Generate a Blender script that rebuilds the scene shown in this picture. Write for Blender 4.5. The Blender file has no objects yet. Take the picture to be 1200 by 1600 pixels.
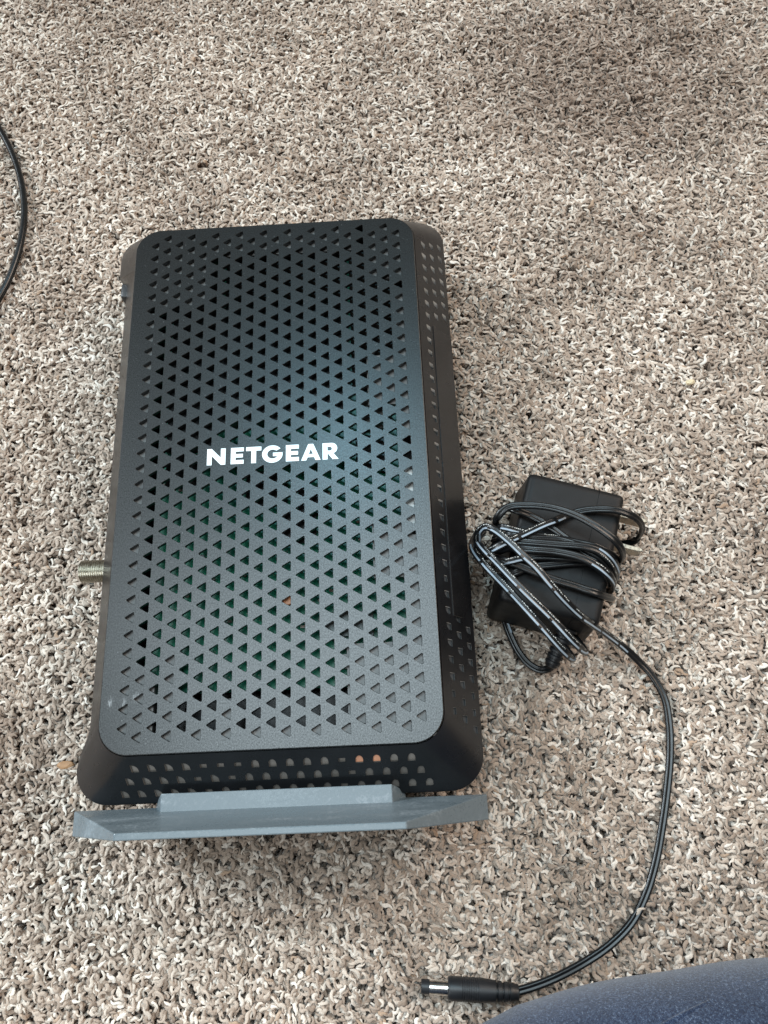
import bpy, bmesh, math, random
import numpy as np
from mathutils import Vector, Matrix
from mathutils.geometry import delaunay_2d_cdt
random.seed(7); rng = np.random.default_rng(7)
MM = 0.001
scene = bpy.context.scene
col = scene.collection
PI = math.pi

# ------------------------------------------------------------------ camera
Rw = Matrix(((0.9985791733466447, -0.039792379965262976, -0.035442926727787115),
             (0.04926294993352894, 0.9429426524098581, 0.32929062548163895),
             (0.0203173896497008, -0.3305687837091435, 0.9435631843786937)))
cam_d = bpy.data.cameras.new('camera'); cam = bpy.data.objects.new('camera', cam_d); col.objects.link(cam)
cam.matrix_world = Matrix.Translation(Vector((42.0916, -105.9642, 238.3818)) * MM) @ Rw.transposed().to_4x4()
cam_d.sensor_fit = 'HORIZONTAL'; cam_d.sensor_width = 36; cam_d.lens = 36 * 1202 / 1200
cam_d.clip_start = 0.005; cam_d.clip_end = 50
scene.camera = cam

# ------------------------------------------------------------------ light
w = bpy.data.worlds.new('World'); scene.world = w; w.use_nodes = True
bg = w.node_tree.nodes['Background']
bg.inputs[0].default_value = (1.0, 0.85, 0.69, 1); bg.inputs[1].default_value = 0.19

def area(name, loc, target, sx, sy, power, color, spread=180):
    d = bpy.data.lights.new(name, 'AREA'); d.shape = 'RECTANGLE'; d.size = sx; d.size_y = sy
    d.energy = power; d.color = color; d.spread = math.radians(spread)
    o = bpy.data.objects.new(name, d); col.objects.link(o)
    o.location = loc
    o.rotation_euler = (Vector(target) - Vector(loc)).to_track_quat('-Z', 'Y').to_euler()
    return o
area('overhead_daylight', (-0.06, 0.09, 1.25), (0.0, -0.08, 0), 0.78, 0.56, 11.0, (0.77, 0.925, 1.0))
area('window_left', (-1.25, 0.55, 0.90), (-0.11, -0.22, -0.05), 0.42, 0.45, 4.0, (0.84, 0.94, 1.0), 60)
area('window_key', (1.10, 0.60, 1.05), (0.10, -0.10, 0), 0.7, 0.6, 5.4, (1.0, 0.83, 0.70), 110)
area('window_low_left', (-0.60, -0.85, 0.95), (-0.12, -0.24, 0), 0.5, 0.5, 0.9, (0.88, 0.96, 1.0), 70)
area('glint_helper', (-0.075, 0.59, 1.34), (0.03, 0, 0), 0.13, 0.035, 2.6, (0.36, 0.78, 1.0))  # unseen small lamp, added to put a teal glint on the cover
scene.view_settings.view_transform = 'Standard'; scene.view_settings.look = 'None'
scene.view_settings.exposure = 0.0; scene.view_settings.gamma = 1.0

# ------------------------------------------------------------------ helpers
def tag(o, label=None, cat=None, group=None, kind=None):
    if label: o['label'] = label
    if cat: o['category'] = cat
    if group: o['group'] = group
    if kind: o['kind'] = kind
    return o

def link_mesh(name, verts, faces, mat, parent=None, smooth=35, mats=None, midx=None):
    me = bpy.data.meshes.new(name)
    me.from_pydata([(v[0]*MM, v[1]*MM, v[2]*MM) for v in verts], [], faces)
    me.validate(); me.update()
    o = bpy.data.objects.new(name, me); col.objects.link(o)
    me.materials.append(mat)
    for m in (mats or []): me.materials.append(m)
    if midx: me.polygons.foreach_set('material_index', midx)
    if smooth: shade(me, smooth)
    if parent: o.parent = parent
    return o

def shade(me, ang):
    me.polygons.foreach_set('use_smooth', [True]*len(me.polygons))
    bm = bmesh.new(); bm.from_mesh(me)
    a = math.radians(ang)
    for e in bm.edges:
        e.smooth = not (len(e.link_faces) != 2 or e.calc_face_angle(0) > a)
    bm.to_mesh(me); bm.free()

def empty(name, loc):
    o = bpy.data.objects.new(name, None); col.objects.link(o); o.empty_display_size = 0.01
    o.location = (loc[0]*MM, loc[1]*MM, loc[2]*MM)
    return o

def adopt(parent, *objs):
    """parent objects whose meshes are in world coordinates to an empty that is not at the origin"""
    for o in objs:
        o.parent = parent
        o.matrix_parent_inverse = Matrix.Translation(parent.location).inverted()

class MB:
    def __init__(s): s.v = []; s.f = []
    def add(s, v, f):
        n = len(s.v); s.v += [tuple(a) for a in v]; s.f += [tuple(i+n for i in q) for q in f]
    def box(s, x0, x1, y0, y1, z0, z1):
        s.add([(x0,y0,z0),(x1,y0,z0),(x1,y1,z0),(x0,y1,z0),(x0,y0,z1),(x1,y0,z1),(x1,y1,z1),(x0,y1,z1)],
              [(0,3,2,1),(4,5,6,7),(0,1,5,4),(1,2,6,5),(2,3,7,6),(3,0,4,7)])
    def prism(s, pts, z0, z1):
        n = len(pts)
        s.add([(x,y,z0) for x,y in pts] + [(x,y,z1) for x,y in pts],
              [tuple(range(n-1,-1,-1)), tuple(range(n,2*n))] + [(i,(i+1)%n,n+(i+1)%n,n+i) for i in range(n)])
    def rings(s, rings, cap0=True, cap1=True):
        n = len(rings[0]); base = len(s.v)
        for r in rings: s.v += [tuple(p) for p in r]
        for k in range(len(rings)-1):
            for i in range(n):
                a = base+k*n+i; b = base+k*n+(i+1)%n
                s.f.append((a, b, b+n, a+n))
        if cap0: s.f.append(tuple(base+i for i in range(n-1,-1,-1)))
        if cap1: s.f.append(tuple(base+(len(rings)-1)*n+i for i in range(n)))
    def lathe(s, p0, axis, prof, n=28, cap0=True, cap1=True):
        axis = Vector(axis).normalized(); p0 = Vector(p0)
        u = axis.orthogonal().normalized(); w_ = axis.cross(u)
        s.rings([[p0 + axis*d + (u*math.cos(2*PI*i/n) + w_*math.sin(2*PI*i/n))*r for i in range(n)] for d, r in prof], cap0, cap1)
    def make(s, name, mat, parent=None, smooth=35, bevel=0, segs=2):
        o = link_mesh(name, s.v, s.f, mat, parent, smooth)
        if bevel:
            bm = bmesh.new(); bm.from_mesh(o.data)
            bmesh.ops.recalc_face_normals(bm, faces=bm.faces)
            ed = [e for e in bm.edges if len(e.link_faces) == 2 and e.calc_face_angle(0) > math.radians(25)]
            bmesh.ops.bevel(bm, geom=ed, offset=bevel*MM, segments=segs, profile=0.5, affect='EDGES')
            bm.to_mesh(o.data); bm.free(); shade(o.data, smooth)
        return o

# ------------------------------------------------------------------ materials
def nmat(name):
    m = bpy.data.materials.new(name); m.use_nodes = True
    nt = m.node_tree; b = nt.nodes['Principled BSDF']
    return m, nt, b
def N(nt, t, **kw):
    n = nt.nodes.new(t)
    for k, v in kw.items():
        if hasattr(n, k): setattr(n, k, v)
        else: n.inputs[k.replace('_', ' ')].default_value = v
    return n
def mmcoord(nt, sx=1, sy=1, sz=1):
    tc = N(nt, 'ShaderNodeTexCoord'); mp = N(nt, 'ShaderNodeMapping')
    mp.inputs['Scale'].default_value = (1000*sx, 1000*sy, 1000*sz)
    nt.links.new(tc.outputs['Object'], mp.inputs['Vector'])
    return mp.outputs[0]
def noise(nt, vec, scale, detail=3, rough=.6):
    n = N(nt, 'ShaderNodeTexNoise'); n.inputs['Scale'].default_value = scale
    n.inputs['Detail'].default_value = detail; n.inputs['Roughness'].default_value = rough
    nt.links.new(vec, n.inputs['Vector']); return n.outputs['Fac']
def ramp(nt, fac, stops):
    r = N(nt, 'ShaderNodeValToRGB'); e = r.color_ramp.elements
    while len(e) < len(stops): e.new(0.5)
    for i, (p, c) in enumerate(stops):
        e[i].position = p; e[i].color = (*c, 1) if len(c) == 3 else c
    nt.links.new(fac, r.inputs[0]); return r.outputs[0]
def bump(nt, b, h, strength, dist):
    n = N(nt, 'ShaderNodeBump'); n.inputs['Strength'].default_value = strength
    n.inputs['Distance'].default_value = dist*MM
    nt.links.new(h, n.inputs['Height']); nt.links.new(n.outputs[0], b.inputs['Normal'])
def g3(v): return (v, v, v)

def plastic(name, colr, rough=.4, bscale=6, bstr=.12, bdist=.05, var=.25, spec=.5):
    m, nt, b = nmat(name); v = mmcoord(nt)
    n1 = noise(nt, v, .09, 4)
    c = ramp(nt, n1, [(.3, tuple(x*(1-var) for x in colr)), (.7, tuple(x*(1+var) for x in colr))])
    nt.links.new(c, b.inputs['Base Color'])
    n2 = noise(nt, v, .25, 5, .7)
    r = ramp(nt, n2, [(.3, g3(rough*.85)), (.75, g3(min(1, rough*1.2)))])
    nt.links.new(r, b.inputs['Roughness'])
    b.inputs['Specular IOR Level'].default_value = spec
    bump(nt, b, noise(nt, v, bscale, 2), bstr, bdist)
    return m

# perforated cover: brushed, grained satin black plastic, with pale scuffs and dust
def vs2(nt): return mmcoord(nt, 1.2, .8, 1)
def cover_mat():
    m, nt, b = nmat('satin_black_cover'); v = mmcoord(nt); vs = mmcoord(nt, 5, .5, 1)
    fine = noise(nt, v, 3.2, 2, .7); streak = noise(nt, vs, 1.2, 3, .6)
    mx = N(nt, 'ShaderNodeMath', operation='MULTIPLY'); nt.links.new(fine, mx.inputs[0]); nt.links.new(streak, mx.inputs[1])
    base = ramp(nt, mx.outputs[0], [(.12, (.002, .0023, .0025)), (.42, (.006, .0072, .0078))])
    # scuffs near the lower left corner
    tc = N(nt, 'ShaderNodeTexCoord')
    def spot(x, y, rx, ry):
        mp = N(nt, 'ShaderNodeMapping'); mp.inputs['Location'].default_value = (-x/rx, -y/ry, 0)
        mp.inputs['Scale'].default_value = (1000/rx, 1000/ry, 0)
        nt.links.new(tc.outputs['Object'], mp.inputs['Vector'])
        g = N(nt, 'ShaderNodeTexGradient', gradient_type='SPHERICAL'); nt.links.new(mp.outputs[0], g.inputs[0]); return g.outputs['Fac']
    s1, s2, s3 = spot(-49.3, -79.8, 3.0, 6.5), spot(-45.2, -80.5, 1.8, 5.5), spot(-41.4, -78.6, 4.0, 5.5)
    a = N(nt, 'ShaderNodeMath', operation='ADD'); nt.links.new(s1, a.inputs[0]); nt.links.new(s2, a.inputs[1])
    a2 = N(nt, 'ShaderNodeMath', operation='ADD'); nt.links.new(a.outputs[0], a2.inputs[0]); nt.links.new(s3, a2.inputs[1])
    vr = N(nt, 'ShaderNodeMapping'); vr.inputs['Rotation'].default_value = (0, 0, math.radians(12)); vr.inputs['Scale'].default_value = (2.6, .45, 1)
    nt.links.new(v, vr.inputs[0])
    n3 = noise(nt, vr.outputs[0], 1.7, 4, .75)
    sc = N(nt, 'ShaderNodeMath', operation='MULTIPLY'); nt.links.new(a2.outputs[0], sc.inputs[0]); nt.links.new(n3, sc.inputs[1])
    fs = ramp(nt, sc.outputs[0], [(.37, g3(0)), (.56, g3(.5))])
    # dust flecks
    vo = N(nt, 'ShaderNodeTexVoronoi'); vo.inputs['Scale'].default_value = .45; nt.links.new(v, vo.inputs['Vector'])
    fl = ramp(nt, vo.outputs['Distance'], [(.028, g3(.5)), (.06, g3(0))])
    fm = N(nt, 'ShaderNodeMix', data_type='RGBA', blend_type='ADD'); fm.inputs[0].default_value = 1
    nt.links.new(fs, fm.inputs[6]); nt.links.new(fl, fm.inputs[7])
    mix = N(nt, 'ShaderNodeMix', data_type='RGBA'); nt.links.new(fm.outputs[2], mix.inputs[0])
    nt.links.new(base, mix.inputs[6]); mix.inputs[7].default_value = (.42, .45, .47, 1)
    nt.links.new(mix.outputs[2], b.inputs['Base Color'])
    r = ramp(nt, fine, [(.3, g3(.25)), (.7, g3(.37))]); nt.links.new(r, b.inputs['Roughness'])
    gr = noise(nt, vs2(nt), 2.2, 3, .75)
    nt.links.new(ramp(nt, gr, [(.30, g3(.38)), (.70, g3(1.0))]), b.inputs['Specular IOR Level'])
    bump(nt, b, fine, .12, .03)
    return m

M = {}
M['cover'] = cover_mat()
M['housing'] = plastic('black_housing_plastic', (.009, .0095, .011), .30, 5, .08, .03)
M['panel'] = plastic('black_panel_plastic', (.010, .010, .011), .24, 5, .05, .02)
M['lining'] = plastic('grey_inner_plastic', (.24, .215, .195), .5, 5, .1, .05)
M['shelf'] = plastic('grey_rib_plastic', (.17, .165, .16), .45, 5, .1, .05)
M['void'] = plastic('dark_inner_plastic', (.006, .007, .008), .5)
M['chip_grey'] = plastic('dark_grey_inner_plastic', (.05, .054, .058), .4)
M['rim'] = plastic('vent_rim_glint_paint', (.78, .78, .77), .4)  # pale colour stands in for bright glints on the vent walls
M['chip'] = plastic('black_chip_epoxy', (.012, .016, .018), .35)
def stand_mat():
    m, nt, b = nmat('blue_grey_stand_plastic'); v = mmcoord(nt); vx = mmcoord(nt, .35, 1, .9)
    a = noise(nt, vx, .13, 5, .65); f = noise(nt, v, 1.1, 4, .75)
    mu = N(nt, 'ShaderNodeMath', operation='MULTIPLY'); nt.links.new(a, mu.inputs[0]); nt.links.new(f, mu.inputs[1])
    nt.links.new(ramp(nt, mu.outputs[0], [(.14, (.115, .145, .164)), (.28, (.138, .170, .190)), (.40, (.23, .265, .29))]), b.inputs['Base Color'])
    nt.links.new(ramp(nt, mu.outputs[0], [(.17, g3(.26)), (.38, g3(.6))]), b.inputs['Roughness'])
    bump(nt, b, f, .08, .03)
    return m
M['stand'] = stand_mat()
M['case'] = plastic('black_adapter_plastic', (.006, .0063, .007), .48, 3.5, .35, .08, spec=.28)
M['cord'] = plastic('black_cord_vinyl', (.006, .007, .008), .29, 3, .05, .03, spec=.5)
M['rubber'] = plastic('black_rubber', (.010, .011, .013), .42, 4, .15, .04)
M['stripe'] = plastic('grey_blue_stripe_ink', (.27, .33, .39), .5, 4, .05, .02, .2)
M['ink'] = plastic('white_lettering_ink', (.55, .55, .52), .5)
M['button'] = plastic('dark_grey_button_plastic', (.035, .036, .038), .35)
M['amber'] = plastic('vent_glow_paint', (.75, .36, .22), .3)  # warm tint that imitates the orange glow inside vents
M['white_part'] = plastic('white_component', (.75, .75, .73), .45)
M['orange_part'] = plastic('orange_component', (.45, .16, .05), .4)

def metal(name, c, rough):
    m, nt, b = nmat(name); v = mmcoord(nt)
    b.inputs['Metallic'].default_value = 1
    n1 = noise(nt, v, .8, 4)
    nt.links.new(ramp(nt, n1, [(.3, tuple(x*.75 for x in c)), (.7, c)]), b.inputs['Base Color'])
    nt.links.new(ramp(nt, n1, [(.3, g3(rough*.8)), (.7, g3(rough*1.3))]), b.inputs['Roughness'])
    return m
M['nickel'] = metal('nickel_connector', (.55, .52, .44), .30)
M['steel'] = metal('bright_steel', (.86, .84, .80), .16)
M['shield'] = metal('tinned_shield', (.16, .18, .18), .55)
m, nt, b = nmat('silver_white_lettering')
v = mmcoord(nt)
nt.links.new(ramp(nt, noise(nt, v, 2.5, 3), [(.3, (.72, .78, .79)), (.7, (.88, .91, .92))]), b.inputs['Base Color'])
b.inputs['Metallic'].default_value = .35; b.inputs['Roughness'].default_value = .34; M['letter'] = m

m, nt, b = nmat('green_circuit_board'); v = mmcoord(nt)
base = ramp(nt, noise(nt, v, .12, 4), [(.35, (.003, .13, .085)), (.7, (.02, .30, .18))])
vo = N(nt, 'ShaderNodeTexVoronoi', feature='DISTANCE_TO_EDGE', distance='MANHATTAN') if False else N(nt, 'ShaderNodeTexVoronoi')
vo.inputs['Scale'].default_value = .5; nt.links.new(v, vo.inputs['Vector'])
pads = ramp(nt, vo.outputs['Distance'], [(.10, g3(.5)), (.14, g3(0))])
mix = N(nt, 'ShaderNodeMix', data_type='RGBA'); nt.links.new(pads, mix.inputs[0]); nt.links.new(base, mix.inputs[6])
mix.inputs[7].default_value = (.35, .38, .30, 1); nt.links.new(mix.outputs[2], b.inputs['Base Color'])
b.inputs['Roughness'].default_value = .35; M['board'] = m

# denim
m, nt, b = nmat('blue_denim'); v = mmcoord(nt)
mp = N(nt, 'ShaderNodeMapping'); mp.inputs['Rotation'].default_value = (0, 0, math.radians(35)); mp.inputs['Scale'].default_value = (1, .45, 1)
nt.links.new(v, mp.inputs[0])
n1 = noise(nt, mp.outputs[0], 1.5, 3, .7); n2 = noise(nt, v, .05, 4); n0 = noise(nt, v, 4.5, 2, .7)
ad = N(nt, 'ShaderNodeMath', operation='ADD'); nt.links.new(n1, ad.inputs[0]); nt.links.new(n0, ad.inputs[1])
ad2 = N(nt, 'ShaderNodeMath', operation='MULTIPLY'); nt.links.new(ad.outputs[0], ad2.inputs[0]); ad2.inputs[1].default_value = .5
c1 = ramp(nt, ad2.outputs[0], [(.38, (.004, .008, .024)), (.50, (.015, .027, .060)), (.58, (.050, .075, .130)), (.67, (.20, .25, .33))])
c2 = ramp(nt, n2, [(.3, g3(.8)), (.7, g3(1.15))])
mix = N(nt, 'ShaderNodeMix', data_type='RGBA', blend_type='MULTIPLY'); mix.inputs[0].default_value = 1
nt.links.new(c1, mix.inputs[6]); nt.links.new(c2, mix.inputs[7]); nt.links.new(mix.outputs[2], b.inputs['Base Color'])
b.inputs['Roughness'].default_value = .9; b.inputs['Specular IOR Level'].default_value = .15
b.inputs['Sheen Weight'].default_value = .25
bump(nt, b, ad2.outputs[0], .7, .5); M['denim'] = m

# carpet
m, nt, b = nmat('carpet_backing'); v = mmcoord(nt)
nt.links.new(ramp(nt, noise(nt, v, .5, 4), [(.3, (.27, .21, .165)), (.7, (.42, .335, .27))]), b.inputs['Base Color'])
b.inputs['Roughness'].default_value = .95; M['backing'] = m

m, nt, b = nmat('heather_yarn')
oi = N(nt, 'ShaderNodeObjectInfo')
c1 = ramp(nt, oi.outputs['Random'], [(0, (.31, .235, .183)), (.25, (.395, .309, .247)), (.54, (.475, .383, .313)), (.68, (.585, .494, .415)), (.86, (.72, .637, .555)), (.965, (.80, .73, .655)), (.99, (.43, .31, .225)), (1, (.40, .275, .19))])
mpw = N(nt, 'ShaderNodeVectorMath', operation='SCALE'); mpw.inputs['Scale'].default_value = 1000
nt.links.new(oi.outputs['Location'], mpw.inputs[0])
big = noise(nt, mpw.outputs[0], .016, 5, .62)
c2 = ramp(nt, big, [(.30, (.66, .62, .59)), (.50, (.96, .95, .94)), (.70, (1.12, 1.12, 1.12))])
tc = N(nt, 'ShaderNodeTexCoord'); sv = N(nt, 'ShaderNodeVectorMath', operation='SCALE'); sv.inputs['Scale'].default_value = 1000
nt.links.new(tc.outputs['Object'], sv.inputs[0])
fib = noise(nt, sv.outputs[0], 2.2, 3, .7)
c3 = ramp(nt, fib, [(.3, g3(.72)), (.7, g3(1.15))])
mA = N(nt, 'ShaderNodeMix', data_type='RGBA', blend_type='MULTIPLY'); mA.inputs[0].default_value = 1
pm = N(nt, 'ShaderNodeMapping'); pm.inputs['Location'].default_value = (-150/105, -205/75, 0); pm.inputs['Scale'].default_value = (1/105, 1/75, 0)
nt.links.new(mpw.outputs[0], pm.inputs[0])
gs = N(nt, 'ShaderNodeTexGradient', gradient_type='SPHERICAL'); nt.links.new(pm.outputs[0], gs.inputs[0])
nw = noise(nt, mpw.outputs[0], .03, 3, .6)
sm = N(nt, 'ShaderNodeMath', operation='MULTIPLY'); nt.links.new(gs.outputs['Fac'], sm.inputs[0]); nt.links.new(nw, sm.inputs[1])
dark_patch = ramp(nt, sm.outputs[0], [(.03, (1, 1, 1)), (.34, (.60, .555, .53))])  # yarn turns darker and browner in one soft patch, upper right
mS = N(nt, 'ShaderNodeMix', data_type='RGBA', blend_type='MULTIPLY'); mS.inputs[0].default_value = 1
nt.links.new(c2, mS.inputs[6]); nt.links.new(dark_patch, mS.inputs[7]); c2 = mS.outputs[2]
mB = N(nt, 'ShaderNodeMix', data_type='RGBA', blend_type='MULTIPLY'); mB.inputs[0].default_value = 1
nt.links.new(c1, mA.inputs[6]); nt.links.new(c2, mA.inputs[7]); nt.links.new(mA.outputs[2], mB.inputs[6]); nt.links.new(c3, mB.inputs[7])
nt.links.new(mB.outputs[2], b.inputs['Base Color'])
b.inputs['Roughness'].default_value = .7; b.inputs['Specular IOR Level'].default_value = .2
b.inputs['Sheen Weight'].default_value = .3
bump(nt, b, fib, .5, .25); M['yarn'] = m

PATHS = {
  'tail': [(71.29, -32.61, -24), (68.71, -31.31, -20), (68.15, -29.63, -14), (68.39, -28.01, -8), (70.3, -27.62, -5), (72.66, -29.23, -3.5), (76.67, -33.23, -2.8), (81.75, -39.27, -2.5), (85.07, -42.77, -3), (89.25, -48.28, -4), (93.63, -53.38, -6), (98.78, -57.64, -10), (104.67, -59.67, -18), (111.57, -61.51, -28), (119.42, -65.09, -37), (124.16, -69.08, -40), (128.22, -73.9, -41), (131.7, -82.03, -41.5), (131.91, -91.82, -41.5), (130.6, -101.3, -41.5), (128.08, -111.54, -41.5), (124.46, -123.47, -41.5), (120.69, -134.08, -41.5), (116.39, -143.07, -41.5), (110.26, -151.53, -41), (102.56, -157.56, -40.5), (93.75, -162.19, -40), (84.08, -165.91, -39), (76.79, -168.02, -38.5), (70.85, -169.24, -38.2)],
  'c1': [(69.86, -22.03, -31), (67.28, -27.69, -24), (67.25, -33.27, -16), (70.1, -39.59, -11), (77.43, -49.69, -9), (85.83, -60.33, -10), (92.22, -67.72, -13), (95.71, -69.86, -18), (97.95, -68.28, -27), (95.15, -60.81, -34)],
  'c2': [(72.18, -21.24, -30), (68.87, -27.23, -20), (68.93, -32.09, -12), (72.58, -38.34, -8), (80.31, -48.83, -6.5), (88.83, -58.1, -8), (95.69, -65.63, -11), (99.83, -67.95, -17), (102.42, -66.47, -26), (100.65, -60.12, -33)],
  'cross': [(69.4, -33.09, -22), (71.73, -34.09, -12), (75.83, -32.78, -9), (82.59, -29.78, -9.5), (90.54, -26.34, -10), (95.23, -24.53, -11), (101.08, -21.54, -14.2), (104.99, -20.65, -14), (109.83, -20.55, -13.5), (115.64, -21.26, -13), (121.11, -23, -14), (125.48, -24.91, -18), (127.07, -26.58, -24), (125.81, -27.62, -31), (122.58, -26.55, -37)],
  'arc': [(76.38, -25.15, -26), (75.31, -23.5, -18), (75.22, -22.63, -11), (78.62, -19.87, -9), (86.07, -19.81, -8), (93.9, -21.38, -7.5), (100.93, -24.48, -7), (108.24, -29.64, -7), (113.17, -34.03, -8), (116.04, -36.6, -12), (117.33, -37.48, -19), (117.11, -37.3, -28)],
  'w1': [(74.25, -28.65, -22), (78.5, -30.77, -12), (84.65, -31.99, -10.5), (94.04, -33.4, -10), (102.31, -34.7, -9.5), (107.5, -36.48, -10), (111.05, -39.41, -11), (113.68, -42.05, -15), (115.34, -43.4, -22), (115.49, -43.8, -32)],
  'w2': [(74.86, -32.2, -20), (79.87, -33.38, -12), (85.89, -34.83, -10), (93.65, -36.09, -9.5), (100.69, -38.36, -9), (106.2, -41.51, -9.5), (110.08, -44.58, -11), (112.66, -46.18, -16), (113.99, -46.57, -25), (112.96, -44.96, -34)],
  'w3': [(78.56, -14.41, -24), (81.41, -19.18, -13.5), (87.22, -21.79, -13.6), (93.34, -25.99, -13.6), (99.22, -31.36, -13.5), (104.45, -36.29, -13), (108.81, -38.88, -12.5), (113.53, -40.09, -15), (117.2, -39.54, -24)],
  'w4': [(72.18, -33.23, -22), (74.98, -36.21, -14), (83.09, -40.24, -13), (91.25, -44.18, -13.2), (99.43, -47.27, -13.4), (106.64, -49.93, -14), (111.76, -50.04, -20), (115.32, -47.98, -29)],
  'w5': [(73.85, -24.54, -20), (76.85, -25.67, -12.5), (82.14, -27.38, -12.5), (87.41, -29.04, -12.6), (94.91, -30.44, -13), (102.23, -32.51, -13), (107.93, -34.21, -13), (114.19, -37.04, -16), (118.22, -37.89, -26)],
  'w6': [(75.52, -38.12, -26), (78.82, -41.66, -14.2), (84.89, -39.78, -14), (91.89, -39.35, -13.8), (101.59, -38.99, -13.8), (107.9, -39.64, -13.6), (111.35, -42.48, -14), (114.17, -43.91, -22)],
  'w7': [(74.41, -26.89, -22), (78.66, -28.85, -11.8), (86.56, -30.48, -11.5), (95.66, -31.42, -11.8), (103.68, -35.1, -11.2), (109.21, -39.04, -12), (112.35, -42.82, -15), (115.32, -44.68, -26)],
  'w8': [(73.52, -36.23, -24), (77.42, -37.85, -13), (85.48, -36.69, -12.2), (94, -37.22, -12.2), (102.86, -38.72, -12), (108.65, -42.66, -12.8), (112.39, -45.45, -20)],
  'relief': [(79.91, -43.31, -20), (77.76, -44.34, -27), (77.39, -45.82, -33), (77.72, -48.25, -38), (78.6, -53.08, -40.5), (80.32, -58.91, -41), (82.52, -64.2, -41), (85.54, -68.33, -41), (88.94, -70.53, -40.5), (91.81, -70.58, -39), (93.27, -69.66, -36)],
  'left': [(-165.9, 229.74, -41), (-150.76, 212.11, -41), (-138.74, 193.57, -40.5), (-131.09, 178.72, -40.5), (-125.85, 165.19, -40.5), (-122.17, 150.28, -40.5), (-120.86, 137.71, -40.5), (-121.56, 121.45, -40.5), (-124.39, 107.15, -40.5), (-127.7, 97.5, -40.5), (-135.12, 75.95, -41), (-145.3, 52.16, -41)],
  'plug': [(41.49, -167, -39), (44.28, -167.35, -39), (49.47, -167.86, -39), (71.31, -169.69, -39)],
  'sr': [(99.07, -57.33, -30), (95.03, -64.23, -33), (92.46, -69.91, -36)],
  'prong': [(130.81, -21.65, -29), (127.38, -32.33, -29)],
  'case': [(90.92, -4.53, -16), (121.07, -14.62, -16), (106.3, -57.57, -16), (77.82, -43.09, -16)],
  'crumb': [(161.37, 40.84, -41), (-79.63, -95.91, -42), (-74.04, 204.25, -43)],
  'seam': [(144.96, -158.82, -1.06), (133.57, -160.25, 1), (123.79, -162.01, 3.59), (113.15, -164.42, 6.63), (104.68, -166.67, 8.98), (95.48, -170.07, 11.22)],
}
FLOOR = -48.8       # carpet backing
PILE = -42.5        # tips of the pile

# ------------------------------------------------------------------ setting: carpet
bmb = MB(); bmb.box(-900, 900, -900, 900, FLOOR-6, FLOOR)
carpet = bmb.make('carpet', M['backing'], smooth=0); tag(carpet, kind='structure', label='beige and brown twisted pile carpet covering the floor')

def in_poly(x, y, poly):
    c = np.zeros(len(x), bool); n = len(poly)
    for i in range(n):
        x0, y0 = poly[i]; x1, y1 = poly[(i+1) % n]
        c ^= ((y0 > y) != (y1 > y)) & (x < (x1-x0)*(y-y0)/((y1-y0) or 1e-9) + x0)
    return c

def strand(seed):
    r = random.Random(seed)
    p = Vector((0, 0, 0)); az = r.uniform(0, 2*PI); el = math.radians(r.uniform(66, 88))
    seg = []; L1 = r.uniform(9.0, 10.5); n1 = 3; L2 = r.uniform(2.6, 5.2); n2 = 8
    pts = [p.copy()]
    for i in range(n1):
        d = Vector((math.cos(az)*math.cos(el), math.sin(az)*math.cos(el), math.sin(el)))
        p = p + d*L1/n1; pts.append(p.copy()); az += r.uniform(-.4, .4)
    k = r.choice([-1, 1])*r.uniform(.1, .62); k2 = r.choice([-1, 1, 1])*k
    for i in range(n2):
        t = i/(n2-1)
        el_t = math.radians(75)*(1-t)**1.3 + math.radians(r.uniform(-25, 0))*t
        d = Vector((math.cos(az)*math.cos(el_t), math.sin(az)*math.cos(el_t), math.sin(el_t)))
        p = p + d*L2/n2; pts.append(p.copy())
        az += (k if t < .5 else k2)
    mb = MB(); rings = []; u = Vector((1, 0, 0))
    rad = r.uniform(.46, .70)
    for i, q in enumerate(pts):
        t = (pts[min(i+1, len(pts)-1)] - pts[max(i-1, 0)]).normalized()
        u = (u - t*u.dot(t)).normalized(); w_ = t.cross(u)
        last = i == len(pts)-1
        tt = max(0, (i-n1)/n2); rr = rad*(.75 if i < 2 else 1)*(1.08 - .72*tt**2.2)
        tw = i*.75
        ring = []
        for j in range(8):
            a = 2*PI*j/8
            e = 1 + .20*math.cos(2*(a - tw))      # two plies twisted together
            ring.append(q + (u*math.cos(a) + w_*math.sin(a))*rr*e)
        rings.append(ring)
    mb.rings(rings, True, True)
    me = bpy.data.meshes.new('strand')
    me.from_pydata([tuple(c*MM for c in v) for v in mb.v], [], mb.f)
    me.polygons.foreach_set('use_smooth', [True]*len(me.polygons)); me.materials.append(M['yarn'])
    return bpy.data.objects.new('strand', me)

lib = bpy.data.collections.new('strand_library')          # sources only, not linked to the scene
for s in range(28): lib.objects.link(strand(s))

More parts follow.
